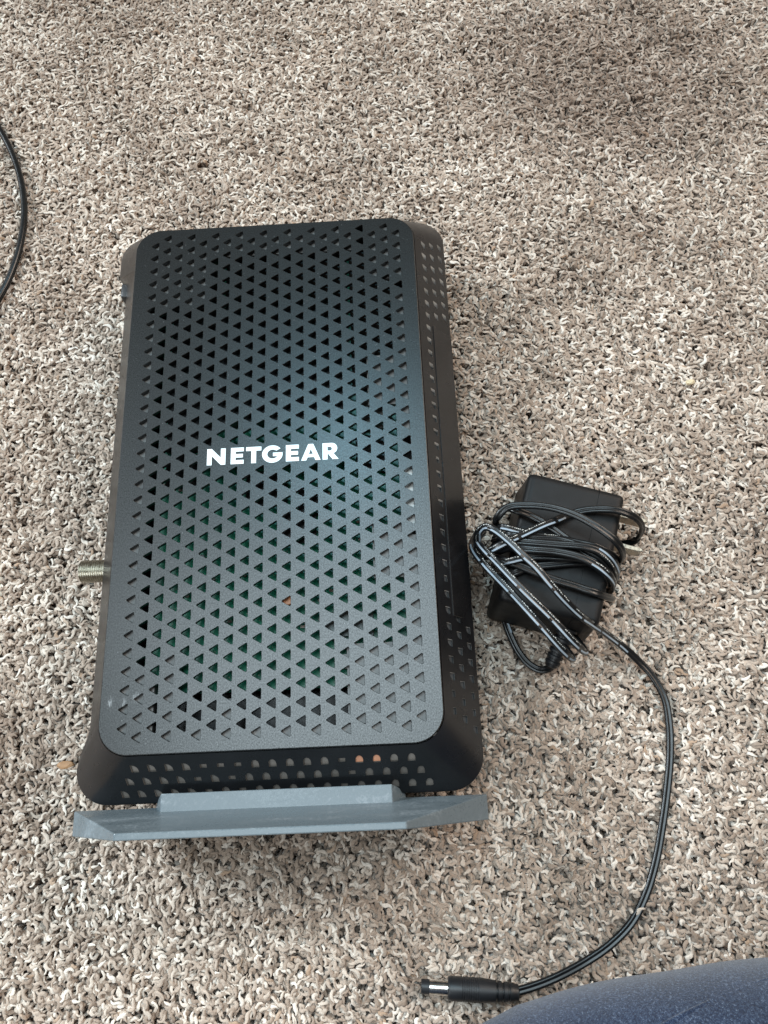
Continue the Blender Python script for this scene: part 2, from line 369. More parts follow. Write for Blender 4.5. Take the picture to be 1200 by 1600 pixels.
# strand roots: jittered hexagonal-ish grid over everything the view can reach
def pile_points():
    step = 1.26
    xs = np.arange(-250, 330, step); ys = np.arange(-250, 380, step)
    X, Y = np.meshgrid(xs, ys); X = X.ravel(); Y = Y.ravel()
    X = X + rng.uniform(-.8, .8, X.size); Y = Y + rng.uniform(-.8, .8, Y.size)
    # keep the trapezoid the camera (and a camera a step aside) can see
    keep = (X > -175 - (Y+180)*.20) & (X < 180 + (Y+180)*.24)
    X, Y = X[keep], Y[keep]
    h = PILE - FLOOR + rng.normal(0, .65, X.size)
    # slow undulation of the lay
    und = .7*np.sin(X*.061+1.3)*np.cos(Y*.047) + .7*np.sin(X*.13+Y*.09) + .5*np.sin(Y*.21-X*.05)
    h = h + und
    press = in_poly(X, Y, [(-63,-109),(66,-109),(66,107),(-63,107)])
    h[press] = np.minimum(h[press], 5.5)
    h[(np.abs(X) < 66) & (Y < -110) & (Y > -119)] -= 2.5
    cs = PATHS['case']; press = in_poly(X, Y, [(a, b) for a, b, _ in cs]); h[press] = np.minimum(h[press], 6.0)
    for key in ('left', 'plug', 'tail', 'relief'):
        P = np.array(PATHS[key])
        for i in range(len(P)-1):
            if P[i, 2] > -36 and P[i+1, 2] > -36: continue
            a, bq = P[i, :2], P[i+1, :2]; d = bq-a; L = (d@d)+1e-9
            t = np.clip(((X-a[0])*d[0] + (Y-a[1])*d[1])/L, 0, 1)
            dist = np.hypot(X-(a[0]+t*d[0]), Y-(a[1]+t*d[1]))
            rad = 4.4 if key == 'plug' else 2.9
            sel = dist < rad; h[sel] = np.minimum(h[sel], 4.6 if key != 'plug' else 4.2)
    return X, Y, h
X, Y, H = pile_points()
me = bpy.data.meshes.new('carpet_pile')
nP = X.size
me.vertices.add(nP)
co = np.stack([X*MM, Y*MM, np.full(nP, FLOOR*MM)], 1).astype(np.float32); me.vertices.foreach_set('co', co.ravel())
sc = me.attributes.new('scl', 'FLOAT_VECTOR', 'POINT')
zs = np.maximum(H, 2.5)/12.2; xy = rng.uniform(.85, 1.18, nP)
sc.data.foreach_set('vector', np.stack([xy, xy, zs], 1).astype(np.float32).ravel())
rt = me.attributes.new('rot', 'FLOAT_VECTOR', 'POINT')
lean = rng.normal(0, .10, (nP, 2))
rt.data.foreach_set('vector', np.stack([lean[:, 0], lean[:, 1], (2.6*np.sin(X*.045+1)*np.cos(Y*.038+.4) + 1.7*np.sin(X*.11-Y*.09) + rng.normal(0, 1.1, nP))], 1).astype(np.float32).ravel())
ix = me.attributes.new('idx', 'INT', 'POINT'); ix.data.foreach_set('value', rng.integers(0, 28, nP).astype(np.int32))
pile = bpy.data.objects.new('carpet_pile', me); col.objects.link(pile)
tag(pile, label='curly beige, cream and brown frieze carpet yarn standing on the floor', kind='stuff')
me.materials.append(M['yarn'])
ng = bpy.data.node_groups.new('pile_instances', 'GeometryNodeTree')
ng.interface.new_socket('Geometry', in_out='INPUT', socket_type='NodeSocketGeometry')
ng.interface.new_socket('Geometry', in_out='OUTPUT', socket_type='NodeSocketGeometry')
gi = ng.nodes.new('NodeGroupInput'); go = ng.nodes.new('NodeGroupOutput')
ip = ng.nodes.new('GeometryNodeInstanceOnPoints'); ci = ng.nodes.new('GeometryNodeCollectionInfo')
ci.inputs['Collection'].default_value = lib; ci.inputs['Separate Children'].default_value = True; ci.inputs['Reset Children'].default_value = True
def attr(name, t):
    n = ng.nodes.new('GeometryNodeInputNamedAttribute'); n.data_type = t; n.inputs['Name'].default_value = name; return n.outputs['Attribute']
e2r = ng.nodes.new('FunctionNodeEulerToRotation')
ng.links.new(attr('rot', 'FLOAT_VECTOR'), e2r.inputs[0])
ip.inputs['Pick Instance'].default_value = True
ng.links.new(gi.outputs[0], ip.inputs['Points']); ng.links.new(ci.outputs[0], ip.inputs['Instance'])
ng.links.new(attr('idx', 'INT'), ip.inputs['Instance Index']); ng.links.new(e2r.outputs[0], ip.inputs['Rotation'])
ng.links.new(attr('scl', 'FLOAT_VECTOR'), ip.inputs['Scale'])
ng.links.new(ip.outputs[0], go.inputs[0])
md = pile.modifiers.new('pile', 'NODES'); md.node_group = ng

# ------------------------------------------------------------------ modem
modem = empty('cable_modem', (0, 0, -42))
tag(modem, 'black cable modem with triangle-perforated cover and grey stand lying flat on the carpet', 'modem')

def arc(cx, cy, r, a0, a1, n):
    return [(cx + r*math.cos(math.radians(a0+(a1-a0)*i/n)), cy + r*math.sin(math.radians(a0+(a1-a0)*i/n))) for i in range(n+1)]
def rrect(x0, x1, y0, y1, r, n=10):
    return arc(x1-r, y1-r, r, 0, 90, n) + arc(x0+r, y1-r, r, 90, 180, n) + arc(x0+r, y0+r, r, 180, 270, n) + arc(x1-r, y0+r, r, 270, 360, n)

def inset_round(poly, r, n=3):
    """round the corners of a convex polygon"""
    out = []; m_ = len(poly)
    for i in range(m_):
        p = Vector(poly[i]); a = (Vector(poly[i-1])-p).normalized(); b_ = (Vector(poly[(i+1) % m_])-p).normalized()
        ang = a.angle(b_); t = r/math.tan(ang/2)
        s = p + a*t; e = p + b_*t; c = p + (a+b_).normalized()*(r/math.sin(ang/2))
        va = s-c; vb = e-c; tot = va.angle_signed(vb)
        for k in range(n+1):
            th = -tot*k/n
            out.append((c.x + va.x*math.cos(th) - va.y*math.sin(th), c.y + va.x*math.sin(th) + va.y*math.cos(th)))
    return out
def offset_scale(poly, d):
    cx = sum(p[0] for p in poly)/len(poly); cy = sum(p[1] for p in poly)/len(poly)
    out = []
    for x, y in poly:
        L = math.hypot(x-cx, y-cy); out.append((x+(x-cx)/L*d, y+(y-cy)/L*d))
    return out

def cdt_faces(outline, holes, extra=()):
    """2D triangulation of outline minus holes; returns coords and faces (vertices keep their input order)"""
    vs = []; es = []
    def loop(pts):
        n0 = len(vs); vs.extend(Vector(p) for p in pts)
        es.extend((n0+i, n0+(i+1) % len(pts)) for i in range(len(pts)))
    loop(outline)
    for h in holes: loop(h)
    vs.extend(Vector(p) for p in extra)
    r = delaunay_2d_cdt(vs, es, [], 0, 1e-7)
    V = [tuple(p) for p in r[0]]; F = r[2]
    C = np.array([[sum(V[i][0] for i in f)/len(f), sum(V[i][1] for i in f)/len(f)] for f in F])
    keep = in_poly(C[:, 0], C[:, 1], outline)
    for h in holes:
        hx = [p[0] for p in h]; hy = [p[1] for p in h]
        near = np.where((C[:, 0] > min(hx)) & (C[:, 0] < max(hx)) & (C[:, 1] > min(hy)) & (C[:, 1] < max(hy)))[0]
        if len(near): keep[near] &= ~in_poly(C[near, 0], C[near, 1], h)
    return V, [tuple(f) for f, k in zip(F, keep) if k]

# --- perforated cover
HW, HH = 52.15, 95.3
outline = rrect(-HW, HW, -HH, HH, 9.2, 12)
tri = inset_round([(-1.72, 0), (1.32, 1.80), (1.32, -1.80)][::-1], .30, 3)
holes = []
for k in range(21):
    x = -45.1 + k*4.54
    rows = [(-87.75 + j*5.678) for j in range(32)] if k % 2 == 0 else [(-90.45 + j*5.682) for j in range(33)]
    for y in rows:
        if abs(y-.3) < 4.8 and abs(x) < 25.2: continue
        holes.append([(x+a, y+c_) for a, c_ in tri])
ch = .14
V, F = cdt_faces(outline, [offset_scale(h, ch) for h in holes])
mb = MB()
mb.add([(x, y, 0) for x, y in V], F)
mbo = []
def wall(loops):    # loops: list of (pts, z); faces between consecutive ones
    mb.rings([[(x, y, z) for x, y in pts] for pts, z in loops], False, False)
for h in holes: wall([(offset_scale(h, ch), 0), (h, -ch), (h, -1.35)])
oo = rrect(-HW-.3, HW+.3, -HH-.3, HH+.3, 9.5, 12)
wall([(outline, 0), (rrect(-HW-.18, HW+.18, -HH-.18, HH+.18, 9.35, 12), -.10), (oo, -.35), (oo, -1.6)])
Vb, Fb = cdt_faces(oo, holes)
mb.add([(x, y, -1.35) for x, y in Vb], [f[::-1] for f in Fb])
cover = link_mesh('perforated_cover', mb.v, mb.f, M['cover'], None, 0)
bm = bmesh.new(); bm.from_mesh(cover.data); bmesh.ops.remove_doubles(bm, verts=bm.verts, dist=2e-6)
bmesh.ops.recalc_face_normals(bm, faces=bm.faces); bm.to_mesh(cover.data); bm.free(); shade(cover.data, 20)

# --- lettering, each letter a raised piece
def stroke_poly(pts): return pts
def circ(cx, cy, r, a0, a1, n, ry=None):
    ry = ry or r
    return [(cx+r*math.cos(math.radians(a0+(a1-a0)*i/n)), cy+ry*math.sin(math.radians(a0+(a1-a0)*i/n))) for i in range(n+1)]
LET = {
 'N': (0, [(0,0),(.29,0),(.29,.56),(.84,0),(1.12,0),(1.12,1),(.83,1),(.83,.44),(.28,1),(0,1)], []),
 'E': (1.44, [(0,0),(.78,0),(.78,.24),(.29,.24),(.29,.39),(.73,.39),(.73,.61),(.29,.61),(.29,.76),(.78,.76),(.78,1),(0,1)], []),
 'T': (2.36, [(.32,0),(.61,0),(.61,.76),(.92,.76),(.92,1),(0,1),(0,.76),(.32,.76)], []),
 'G': (3.33, circ(.62,.5,.62,38,360-10,26,.53) + [(1.23,.58),(.66,.58),(.66,.37),(.93,.37)] + circ(.64,.5,.33,-38-8,-360+48,20,.28)[0:], []),
 'E2': (4.77, [(0,0),(.78,0),(.78,.24),(.29,.24),(.29,.39),(.73,.39),(.73,.61),(.29,.61),(.29,.76),(.78,.76),(.78,1),(0,1)], []),
 'A': (5.69, [(0,0),(.30,0),(.38,.19),(.78,.19),(.86,0),(1.16,0),(.73,1),(.43,1)], [[(.45,.38),(.71,.38),(.58,.70)]]),
 'R': (6.98, [(0,0),(.29,0),(.29,.34),(.34,.34),(.60,0),(.95,0),(.62,.40)] + circ(.55,.68,.33,-62,90,10,.32) + [(0,1)], [[(.29,.53),(.29,.77),(.48,.77),(.55,.72),(.57,.65),(.55,.58),(.48,.53)]]),
}
LH = 6.0; LX0 = -22.3; LY0 = -2.75
LS = 44.6/(6.98+.93)
letters = []
for key in ('N', 'E', 'T', 'G', 'E2', 'A', 'R'):
    off, pts, hs = LET[key]
    P2 = [(LX0+(off+x)*LS, LY0+y*LH) for x, y in pts]; H2 = [[(LX0+(off+x)*LS, LY0+y*LH) for x, y in h] for h in hs]
    V, F = cdt_faces(P2, H2)
    lm = MB(); lm.add([(x, y, .22) for x, y in V], F)
    for lp in [P2]+H2: lm.rings([[(x, y, .22) for x, y in lp], [(x, y, -.05) for x, y in lp]], False, False)
    o = link_mesh('letter', lm.v, lm.f, M['letter'], None, 0)
    bm = bmesh.new(); bm.from_mesh(o.data); bmesh.ops.remove_doubles(bm, verts=bm.verts, dist=1e-6); bmesh.ops.recalc_face_normals(bm, faces=bm.faces); bm.to_mesh(o.data); bm.free()
    letters.append(o)

# --- housing: four flat flanks with real vents, corner patches, belt and back
IX, IYT, IYB, IR = HW+.55, HH+.55, -HH-.55, 9.6
OXR, OXL, OYT, OYB, OR = 64.8, -65.3, 107.3, -109.5, 11.0
Z0, Z1 = -1.0, -18.0
def D_shape(kind, w_, h_):
    # unit vent outlines, flat side at -v
    if kind == 'rect': return [(-w_*.45, -h_*.25), (w_*.45, -h_*.25), (w_*.45, h_*.25), (-w_*.45, h_*.25)]
    if kind == 'arch': return [(-w_/2, -h_/2), (w_/2, -h_/2)] + [(w_/2*math.cos(a), -h_/2+h_*.45 + h_*.55*math.sin(a)) for a in [PI*i/8 for i in range(9)]]
    if kind == 'quarter': return [(-w_/2, -h_/2), (w_/2, -h_/2)] + [(-w_/2 + w_*math.cos(a), -h_/2 + h_*.28 + h_*.72*math.sin(a)) for a in [PI/2*i/6 for i in range(7)]]
    if kind == 'quarter_r': return [(h_/2, w_/2), (-h_*.22, w_/2)] + [(h_/2 - h_*math.cos(a)*1.0, w_/2 - w_*math.sin(a)) for a in [PI/2*i/6 for i in range(1, 7)]]
    if kind == 'rect_r': return [(-h_*.42, -w_/2), (h_*.42, -w_/2), (h_*.42, w_/2), (-h_*.42, w_/2)]
SL = 21.5   # slope length used for the s direction
right_holes = []
for i in range(34):
    y = 86.6 - i*5.24
    kind = 'rect_r' if i in (32, 33, 25) or i == 17 else 'quarter_r'
    right_holes.append((y, .275, kind))
for s0, y0 in ((.55, 89.3), (.83, 92.0)):
    for i in range(7):
        right_holes.append((y0 - i*5.29, s0, 'quarter_r'))
    for i in range(7):
        right_holes.append((y0 - (152.0 if s0 > .7 else 146.3) - i*5.28, s0, 'rect_r' if i in (4, 5) and s0 > .7 or (i == 5 and s0 < .7) else 'quarter_r'))
bottom_holes = []
for i in range(17): bottom_holes.append((-42.3 + i*5.27, .25, 'rect' if i in (4, 5, 6, 12) else ('quarter' if i < 7 else 'arch')))
for i in range(18): bottom_holes.append((-45.0 + i*5.28, .515, 'rect' if i in (4, 6, 13) else ('quarter' if i < 7 else 'arch')))
for i in range(19): bottom_holes.append((-47.8 + i*5.28, .78, 'rect' if i in (5, 7, 13) else ('quarter' if i < 6 else 'arch')))

ventb = MB(); ventr = MB()
mb = MB()
def flank(outline_us, hs, f3, nrm, depth=1.5, rim=False):
    """outline_us / holes in (u, s); f3 maps to 3D; nrm is the inward normal"""
    V, F = cdt_faces([(u, s*SL) for u, s in outline_us], hs)
    mb.add([f3(u, s/SL) for u, s in V], F)
    for h in hs:
        a = [Vector(f3(u, s/SL)) for u, s in h]
        (ventr if rim else ventb).rings([[p + nrm*.04 for p in a], [p + Vector((0, 0, -depth)) for p in a]], False, False)
fr = lambda u, s: (IX + (OXR-IX)*s, u, Z0 + (Z1-Z0)*s)
fb = lambda u, s: (u, IYB + (OYB-IYB)*s, Z0 + (Z1-Z0)*s)
nr = Vector((-(Z0-Z1), 0, -(OXR-IX))).normalized(); nb = Vector((0, (Z0-Z1), -(IYB-OYB))).normalized()
rh = [[(y+a, s*SL+b_) for b_, a in [(q[1]*1, q[0]) for q in []]] for y, s, k in []]
def rh_poly(y, s, kind):
    # (u,s) plane; bright flat wall at +u, straight side at +s
    if kind == 'rect_r': return [(y-1.05, s*SL-.9), (y+1.05, s*SL-.9), (y+1.05, s*SL+.9), (y-1.05, s*SL+.9)]
    pts = [(y+1.15, s*SL-1.35), (y+1.15, s*SL+1.35), (y-1.15, s*SL+1.35)]
    pts += [(y+.45 - 1.6*math.sin(a), s*SL+1.35 - 2.7*(1-math.cos(a))*1.0 - .0) for a in []]
    for k in range(1, 7):
        a = PI/2*k/7
        pts.append((y+.55 - 1.7*math.cos(a), s*SL + 1.0 - 2.35*math.sin(a)))
    pts.append((y+.55, s*SL-1.35))
    return pts[::-1]
def bh_poly(x, s, kind):
    return [(x+a, s*SL - b_) for a, b_ in D_shape(kind, 2.3, 3.3)][::-1]
RH = [rh_poly(*h) for h in right_holes]; BH = [bh_poly(*h) for h in bottom_holes]
iyt, iyb = IYT-IR, IYB+IR; oyt, oyb = OYT-OR, OYB+OR
flank([(iyb, 0), (iyt, 0), (oyt, 1), (oyb, 1)], RH, fr, nr, 3.3, True)
ixl, ixr, oxl, oxr = -IX+IR, IX-IR, OXL+OR, OXR-OR
flank([(ixl, 0), (ixr, 0), (oxr, 1), (oxl, 1)], BH, fb, nb, 2.2)
# top flank
mb.add([(ixl, IYT, Z0), (ixr, IYT, Z0), (oxr, OYT, Z1), (oxl, OYT, Z1)], [(0, 1, 2, 3)])
# left flank with the shallow port recess along its lower edge
NST = 48
def left_x(y):
    def sm(t): t = max(0, min(1, t)); return t*t*(3-2*t)
    return OXL + 3.2*min(sm((88-y)/1.6), sm((y+98)/13.0))
ly = [(iyb + (iyt-iyb)*i/NST, oyb + (oyt-oyb)*i/NST) for i in range(NST+1)]
lv = []
for a, b_ in ly: lv += [(-IX, a, Z0), (left_x(b_), b_, Z1)]
mb.add(lv, [(2*i, 2*i+1, 2*i+3, 2*i+2) for i in range(NST)])
# corners
NC = 12
for (icx, icy, ocx, ocy, a0) in ((ixr, iyt, oxr, oyt, 0), (ixl, iyt, oxl, oyt, 90), (ixl, iyb, oxl, oyb, 180), (ixr, iyb, oxr, oyb, 270)):
    ai = arc(icx, icy, IR, a0, a0+90, NC); ao = arc(ocx, ocy, OR, a0, a0+90, NC)
    cv = []
    for p, q in zip(ai, ao): cv += [(p[0], p[1], Z0), (q[0], q[1], Z1)]
    mb.add(cv, [(2*i, 2*i+1, 2*i+3, 2*i+2) for i in range(NC)])
# outer ring, belt and back
ring = arc(oxr, oyt, OR, 0, 90, NC) + arc(oxl, oyt, OR, 90, 180, NC)
ring += [(left_x(b_), b_) for a, b_ in ly[::-1]][1:-1]
ring += arc(oxl, oyb, OR, 180, 270, NC) + arc(oxr, oyb, OR, 270, 360, NC)
def shrink(r_, kx, ky): return [(x*kx, (y+1.1)*ky-1.1) for x, y in r_]
mb.rings([[(x, y, Z1) for x, y in ring], [(x*1.002, y*1.001, -18.8) for x, y in ring], [(x, y, -24) for x, y in ring],
          [(x, y, -33) for x, y in shrink(ring, .965, .98)], [(x, y, -40.5) for x, y in shrink(ring, .90, .945)], [(x, y, -42) for x, y in shrink(ring, .87, .93)]], False, True)
# inner lip
inner = arc(ixr, iyt, IR, 0, 90, NC) + arc(ixl, iyt, IR, 90, 180, NC) + arc(ixl, iyb, IR, 180, 270, NC) + arc(ixr, iyb, IR, 270, 360, NC)
mb.rings([[(x, y, Z0) for x, y in inner], [(x, y, -3.2) for x, y in shrink(inner, .996, .998)], [(x, y, -16.5) for x, y in shrink(inner, .99, .995)]], False, True)
housing = link_mesh('housing', mb.v, mb.f, M['housing'], None, 0)
bm = bmesh.new(); bm.from_mesh(housing.data); bmesh.ops.remove_doubles(bm, verts=bm.verts, dist=2e-6)
bmesh.ops.recalc_face_normals(bm, faces=bm.faces); bm.to_mesh(housing.data); bm.free()
shade(housing.data, 24)
# flat flank faces keep their own shading so that the triangulation does not show
fl_n = [Vector((nr.x, nr.y, nr.z))*-1, nb*-1]
bm = bmesh.new(); bm.from_mesh(housing.data)
for f_ in bm.faces:
    if any(f_.normal.dot(q) > .9999 for q in fl_n):
        f_.smooth = False
bm.to_mesh(housing.data); bm.free()

vents2 = link_mesh('vent_rims', ventr.v, ventr.f, M['rim'], None, 0)
vents = link_mesh('vent_rims', ventb.v, ventb.f, M['lining'], None, 0)
# grey lining seen behind the vents
lin = MB()
def quad_slab(f3, u0, u1, s0, s1, n_, d0, d1, e0=0, e1=0):
    a = [Vector(f3(u, s)) for u, s in ((u0+e0, s0), (u1-e1, s0), (u1, s1), (u0, s1))]
    lin.add([tuple(p + n_*d0) for p in a] + [tuple(p + n_*d1) for p in a], [(0,1,2,3),(7,6,5,4),(0,4,5,1),(1,5,6,2),(2,6,7,3),(3,7,4,0)])
quad_slab(fr, -95.5, -20, .12, .93, nr, .75, 1.4, 9, 0)
quad_slab(fr, -19.8, 30, .12, .42, nr, 1.15, 1.9)
quad_slab(fr, 30.2, 94.2, .12, .93, nr, 1.55, 2.2, 0, 7.6)
lining1 = lin.make('vent_lining', M['chip_grey'], smooth=0)
lin = MB(); quad_slab(fb, -52, 51, .12, .92, nb, .8, 1.5, 9, 8)
lining2 = lin.make('vent_lining', M['lining'], smooth=0)

amb = []  # blocks added behind bottom vents; warm colour paints their orange glow
for x in (26.2, 31.5, 36.8):
    q = MB(); a = [Vector(fb(u, s)) + nb*.55 for u, s in ((x-1.3, .17), (x+1.3, .17), (x+1.3, .33), (x-1.3, .33))]
    q.add([tuple(p) for p in a] + [tuple(p+nb*.2) for p in a], [(0,1,2,3),(7,6,5,4),(0,4,5,1),(1,5,6,2),(2,6,7,3),(3,7,4,0)])
    amb.append(q.make('added_vent_block', M['amber'] if x < 35 else M['lining'], smooth=0))
# smooth panel on the right flank
def on_right(y, s, d): p = Vector(fr(y, s)) - nr*d; return tuple(p)
pp = [(52.3, .415), (52.3, 1.0), (-48.5, 1.0), (-56.3, .72), (-56.3, .415)]
pm = MB(); n = len(pp)
pm.add([on_right(y, s, .0) for y, s in pp] + [on_right(y, s, .28) for y, s in pp],
       [tuple(range(n, 2*n))] + [(i, (i+1) % n, n+(i+1) % n, n+i) for i in range(n)])
panel = pm.make('side_panel', M['panel'], smooth=0, bevel=.1, segs=1)

# --- inside: board, chips, ribs seen through the triangles
inb = MB(); inb.box(-41.5, 43.2, -77.5, 86, -7.6, -6.6); board = inb.make('circuit_board', M['board'], smooth=0)
def part_box(name, mat, *bx, bevel=.15): q = MB(); q.box(*bx); return q.make(name, mat, smooth=35, bevel=bevel, segs=1)
chips = [part_box('heat_sink_or_shade_plate', M['chip'], -38, -21, 5, 82, -6.6, -4.2), part_box('heat_sink_or_shade_plate', M['chip'], 27.5, 43, 25, 84, -6.6, -4.3), part_box('heat_sink_or_shade_plate', M['chip'], -19, 26, 63.5, 84, -6.6, -4.4), part_box('heat_sink_or_shade_plate', M['chip'], -20, 26, 14, 62, -6.6, -3.4),  # heat sink, plus plates added to darken the shaded upper holes
         part_box('chip', M['chip'], 2, 14, -30, -18, -6.6, -5.2)]
for bx in ((-38, -26, -8, 4), (28, 38, -6, 8), (-10, 4, -16, -4), (8, 18, -20, -10)):
    chips.append(part_box('chip', M['chip'], bx[0], bx[1], bx[2], bx[3], -6.6, -5.4))
for bx in ((30, 41, 10, 24), (16, 32, -62, -54)):
    chips.append(part_box('metal_shield', M['shield'], bx[0], bx[1], bx[2], bx[3], -6.6, -4.6))
rc = random.Random(3)
for i in range(70):
    x, y = rc.uniform(-40, 42), rc.uniform(-60, 4)
    q = MB()
    if i % 4 == 0: q.lathe((x, y, -6.6), (0, 0, 1), [(0, 1.1), (2.8, 1.1), (3.0, .9)], 12)
    else: q.box(x-.7, x+.7, y-.4, y+.4, -6.6, -5.9)
    chips.append(q.make('capacitor', M['shield'] if i % 4 == 0 else (M['white_part'] if i % 7 == 1 else M['lining']), smooth=35))
q = MB(); q.lathe((4.9, -49.5, -6.6), (0, 0, 1), [(0, 2.0), (4.2, 2.0), (4.4, 1.8)], 16); chips.append(tag(q.make('capacitor', M['orange_part']), label='orange round capacitor under the cover'))
chips.append(part_box('connector_block', M['white_part'], 44.2, 47.6, -27, -6.5, -8, -2.9))
shelf = MB(); shz = 0
for x0, x1, y0, y1 in ((-50.5, -43.8, -92, 60), (43.7, 50.5, -92, -30), (-50, -36.5, -93.4, -72), (-34, -29, -93.4, -64.5), (-26.0, -17.0, -93.4, -89), (-15.2, 50, -93.6, -89.2),
                       (23.5, 50, -89, -64.8), (20.5, 23.5, -72.5, -68), (32.8, 43.2, -44, -26), (33.0, 45, 18, 37.5), (43.7, 50.5, 8, 62), (-15.5, -11.5, -86, -80), (-50, -26, 62, 93.2), (-24, 30, 83.5, 93.4), (36, 50, 70, 93)):
    shz += .012; shelf.box(x0, x1, y0, y1, -4.4-shz, -2.0-shz)
ribs = shelf.make('inner_frame', M['shelf'], smooth=0); ribs['kind'] = 'stuff'

# --- stand
SZ = -18.0
def stand_outline(y): pass
st = MB()
hexo = [(-39.8, 15), (39.8, 15), (65.0, SZ), (39.8, -50), (-39.8, -50), (-65.0, SZ)]
# outer plane Y=-118.2, inner face tilts away towards the short edges
def iny(z): return -110.9 - 5.45*abs(z-SZ)/33.0
st.add([(x, -118.3, z) for x, z in hexo] + [(x, iny(z), z) for x, z in hexo],
       [(5,4,3,2,1,0), (6,7,8,11), (8,9,10,11), (0,1,7,6), (1,2,8,7), (2,3,9,8), (3,4,10,9), (4,5,11,10), (5,0,6,11)])
stand = st.make('stand', M['stand'], smooth=0, bevel=.35, segs=2)
nk = MB()
zt = -11.5
nk.add([(-35.6, -113.5, zt), (35.6, -113.5, zt), (40.0, -113.5, -20), (40.0, -113.5, -38), (-40.0, -113.5, -38), (-40.0, -113.5, -20)] +
       [(-35.6, -106.7, zt), (35.6, -106.7, zt), (39.4, -108.9, -20), (39.4, -108.9, -38), (-39.4, -108.9, -38), (-39.4, -108.9, -20)],
       [(0,1,7,6), (1,2,8,7), (2,3,9,8), (3,4,10,9), (4,5,11,10), (5,0,6,11), (6,7,8,9,10,11), (5,4,3,2,1,0)])
neck = nk.make('stand_collar', M['stand'], smooth=0, bevel=.25, segs=2)

# --- coaxial connector on the left flank
cx = MB(); prof = [(0, 3.7), (2.2, 3.7)]
d = 2.4
while d < 14.6:
    prof += [(d, 3.72), (d+.30, 4.15), (d+.42, 4.15), (d+.72, 3.72)]; d += .8
prof += [(14.9, 3.7), (15.2, 3.3), (15.2, 1.6), (12.5, 1.5)]
cx.lathe((-59.5, -29.5, -29.5), (-1, 0, 0), prof, 40, True, True)
coax = cx.make('coaxial_connector', M['nickel'], smooth=25)
q = MB(); q.lathe((-60.2, -68.5, -25), (-1, 0, 0), [(0, 3.0), (1.6, 3.0), (2.0, 2.6)], 20); port = q.make('port_collar', M['rubber'])
q = MB(); q.box(-65.0, -60, 80.5, 87.0, -27, -19.2); btn = q.make('side_button', M['button'], smooth=35, bevel=.7, segs=3)
adopt(modem, cover, housing, lining1, lining2, vents, vents2, *amb, panel, board, *chips, ribs, stand, neck, coax, port, btn, *letters)

# ------------------------------------------------------------------ cords
def catmull(P, step=.5):
    P = [Vector(p) for p in P]; P = [2*P[0]-P[1]] + P + [2*P[-1]-P[-2]]; out = []
    for i in range(1, len(P)-2):
        p0, p1, p2, p3 = P[i-1:i+3]; n = max(2, int((p2-p1).length/step))
        t0 = 0; t1 = t0 + (p1-p0).length**.5; t2 = t1 + (p2-p1).length**.5; t3 = t2 + (p3-p2).length**.5
        for k in range(n):
            t = t1 + (t2-t1)*k/n
            A1 = p0*((t1-t)/(t1-t0)) + p1*((t-t0)/(t1-t0)); A2 = p1*((t2-t)/(t2-t1)) + p2*((t-t1)/(t2-t1)); A3 = p2*((t3-t)/(t3-t2)) + p3*((t-t2)/(t3-t2))
            B1 = A1*((t2-t)/(t2-t0)) + A2*((t-t0)/(t2-t0)); B2 = A2*((t3-t)/(t3-t1)) + A3*((t-t1)/(t3-t1))
            out.append(B1*((t2-t)/(t2-t1)) + B2*((t-t1)/(t2-t1)))
    out.append(P[-2]); return out
def frames(C, roll=0):
    fr_ = []; side = None
    for i, p in enumerate(C):
        t = (C[min(i+1, len(C)-1)] - C[max(i-1, 0)]).normalized()
        s = Vector((0, 0, 1)).cross(t)
        if s.length > .25:
            s.normalize()
            if side is not None and s.dot(side) < -.2: s = -s
            side = s if side is None else (side*.6 + s*.4)
        elif side is None: side = Vector((1, 0, 0))
        side = (side - t*side.dot(t)).normalized()
        up = t.cross(side)
        if roll: sd = side*math.cos(roll) + up*math.sin(roll); u2 = up*math.cos(roll) - side*math.sin(roll)
        else: sd, u2 = side, up
        fr_.append((t, sd, u2))
    return fr_
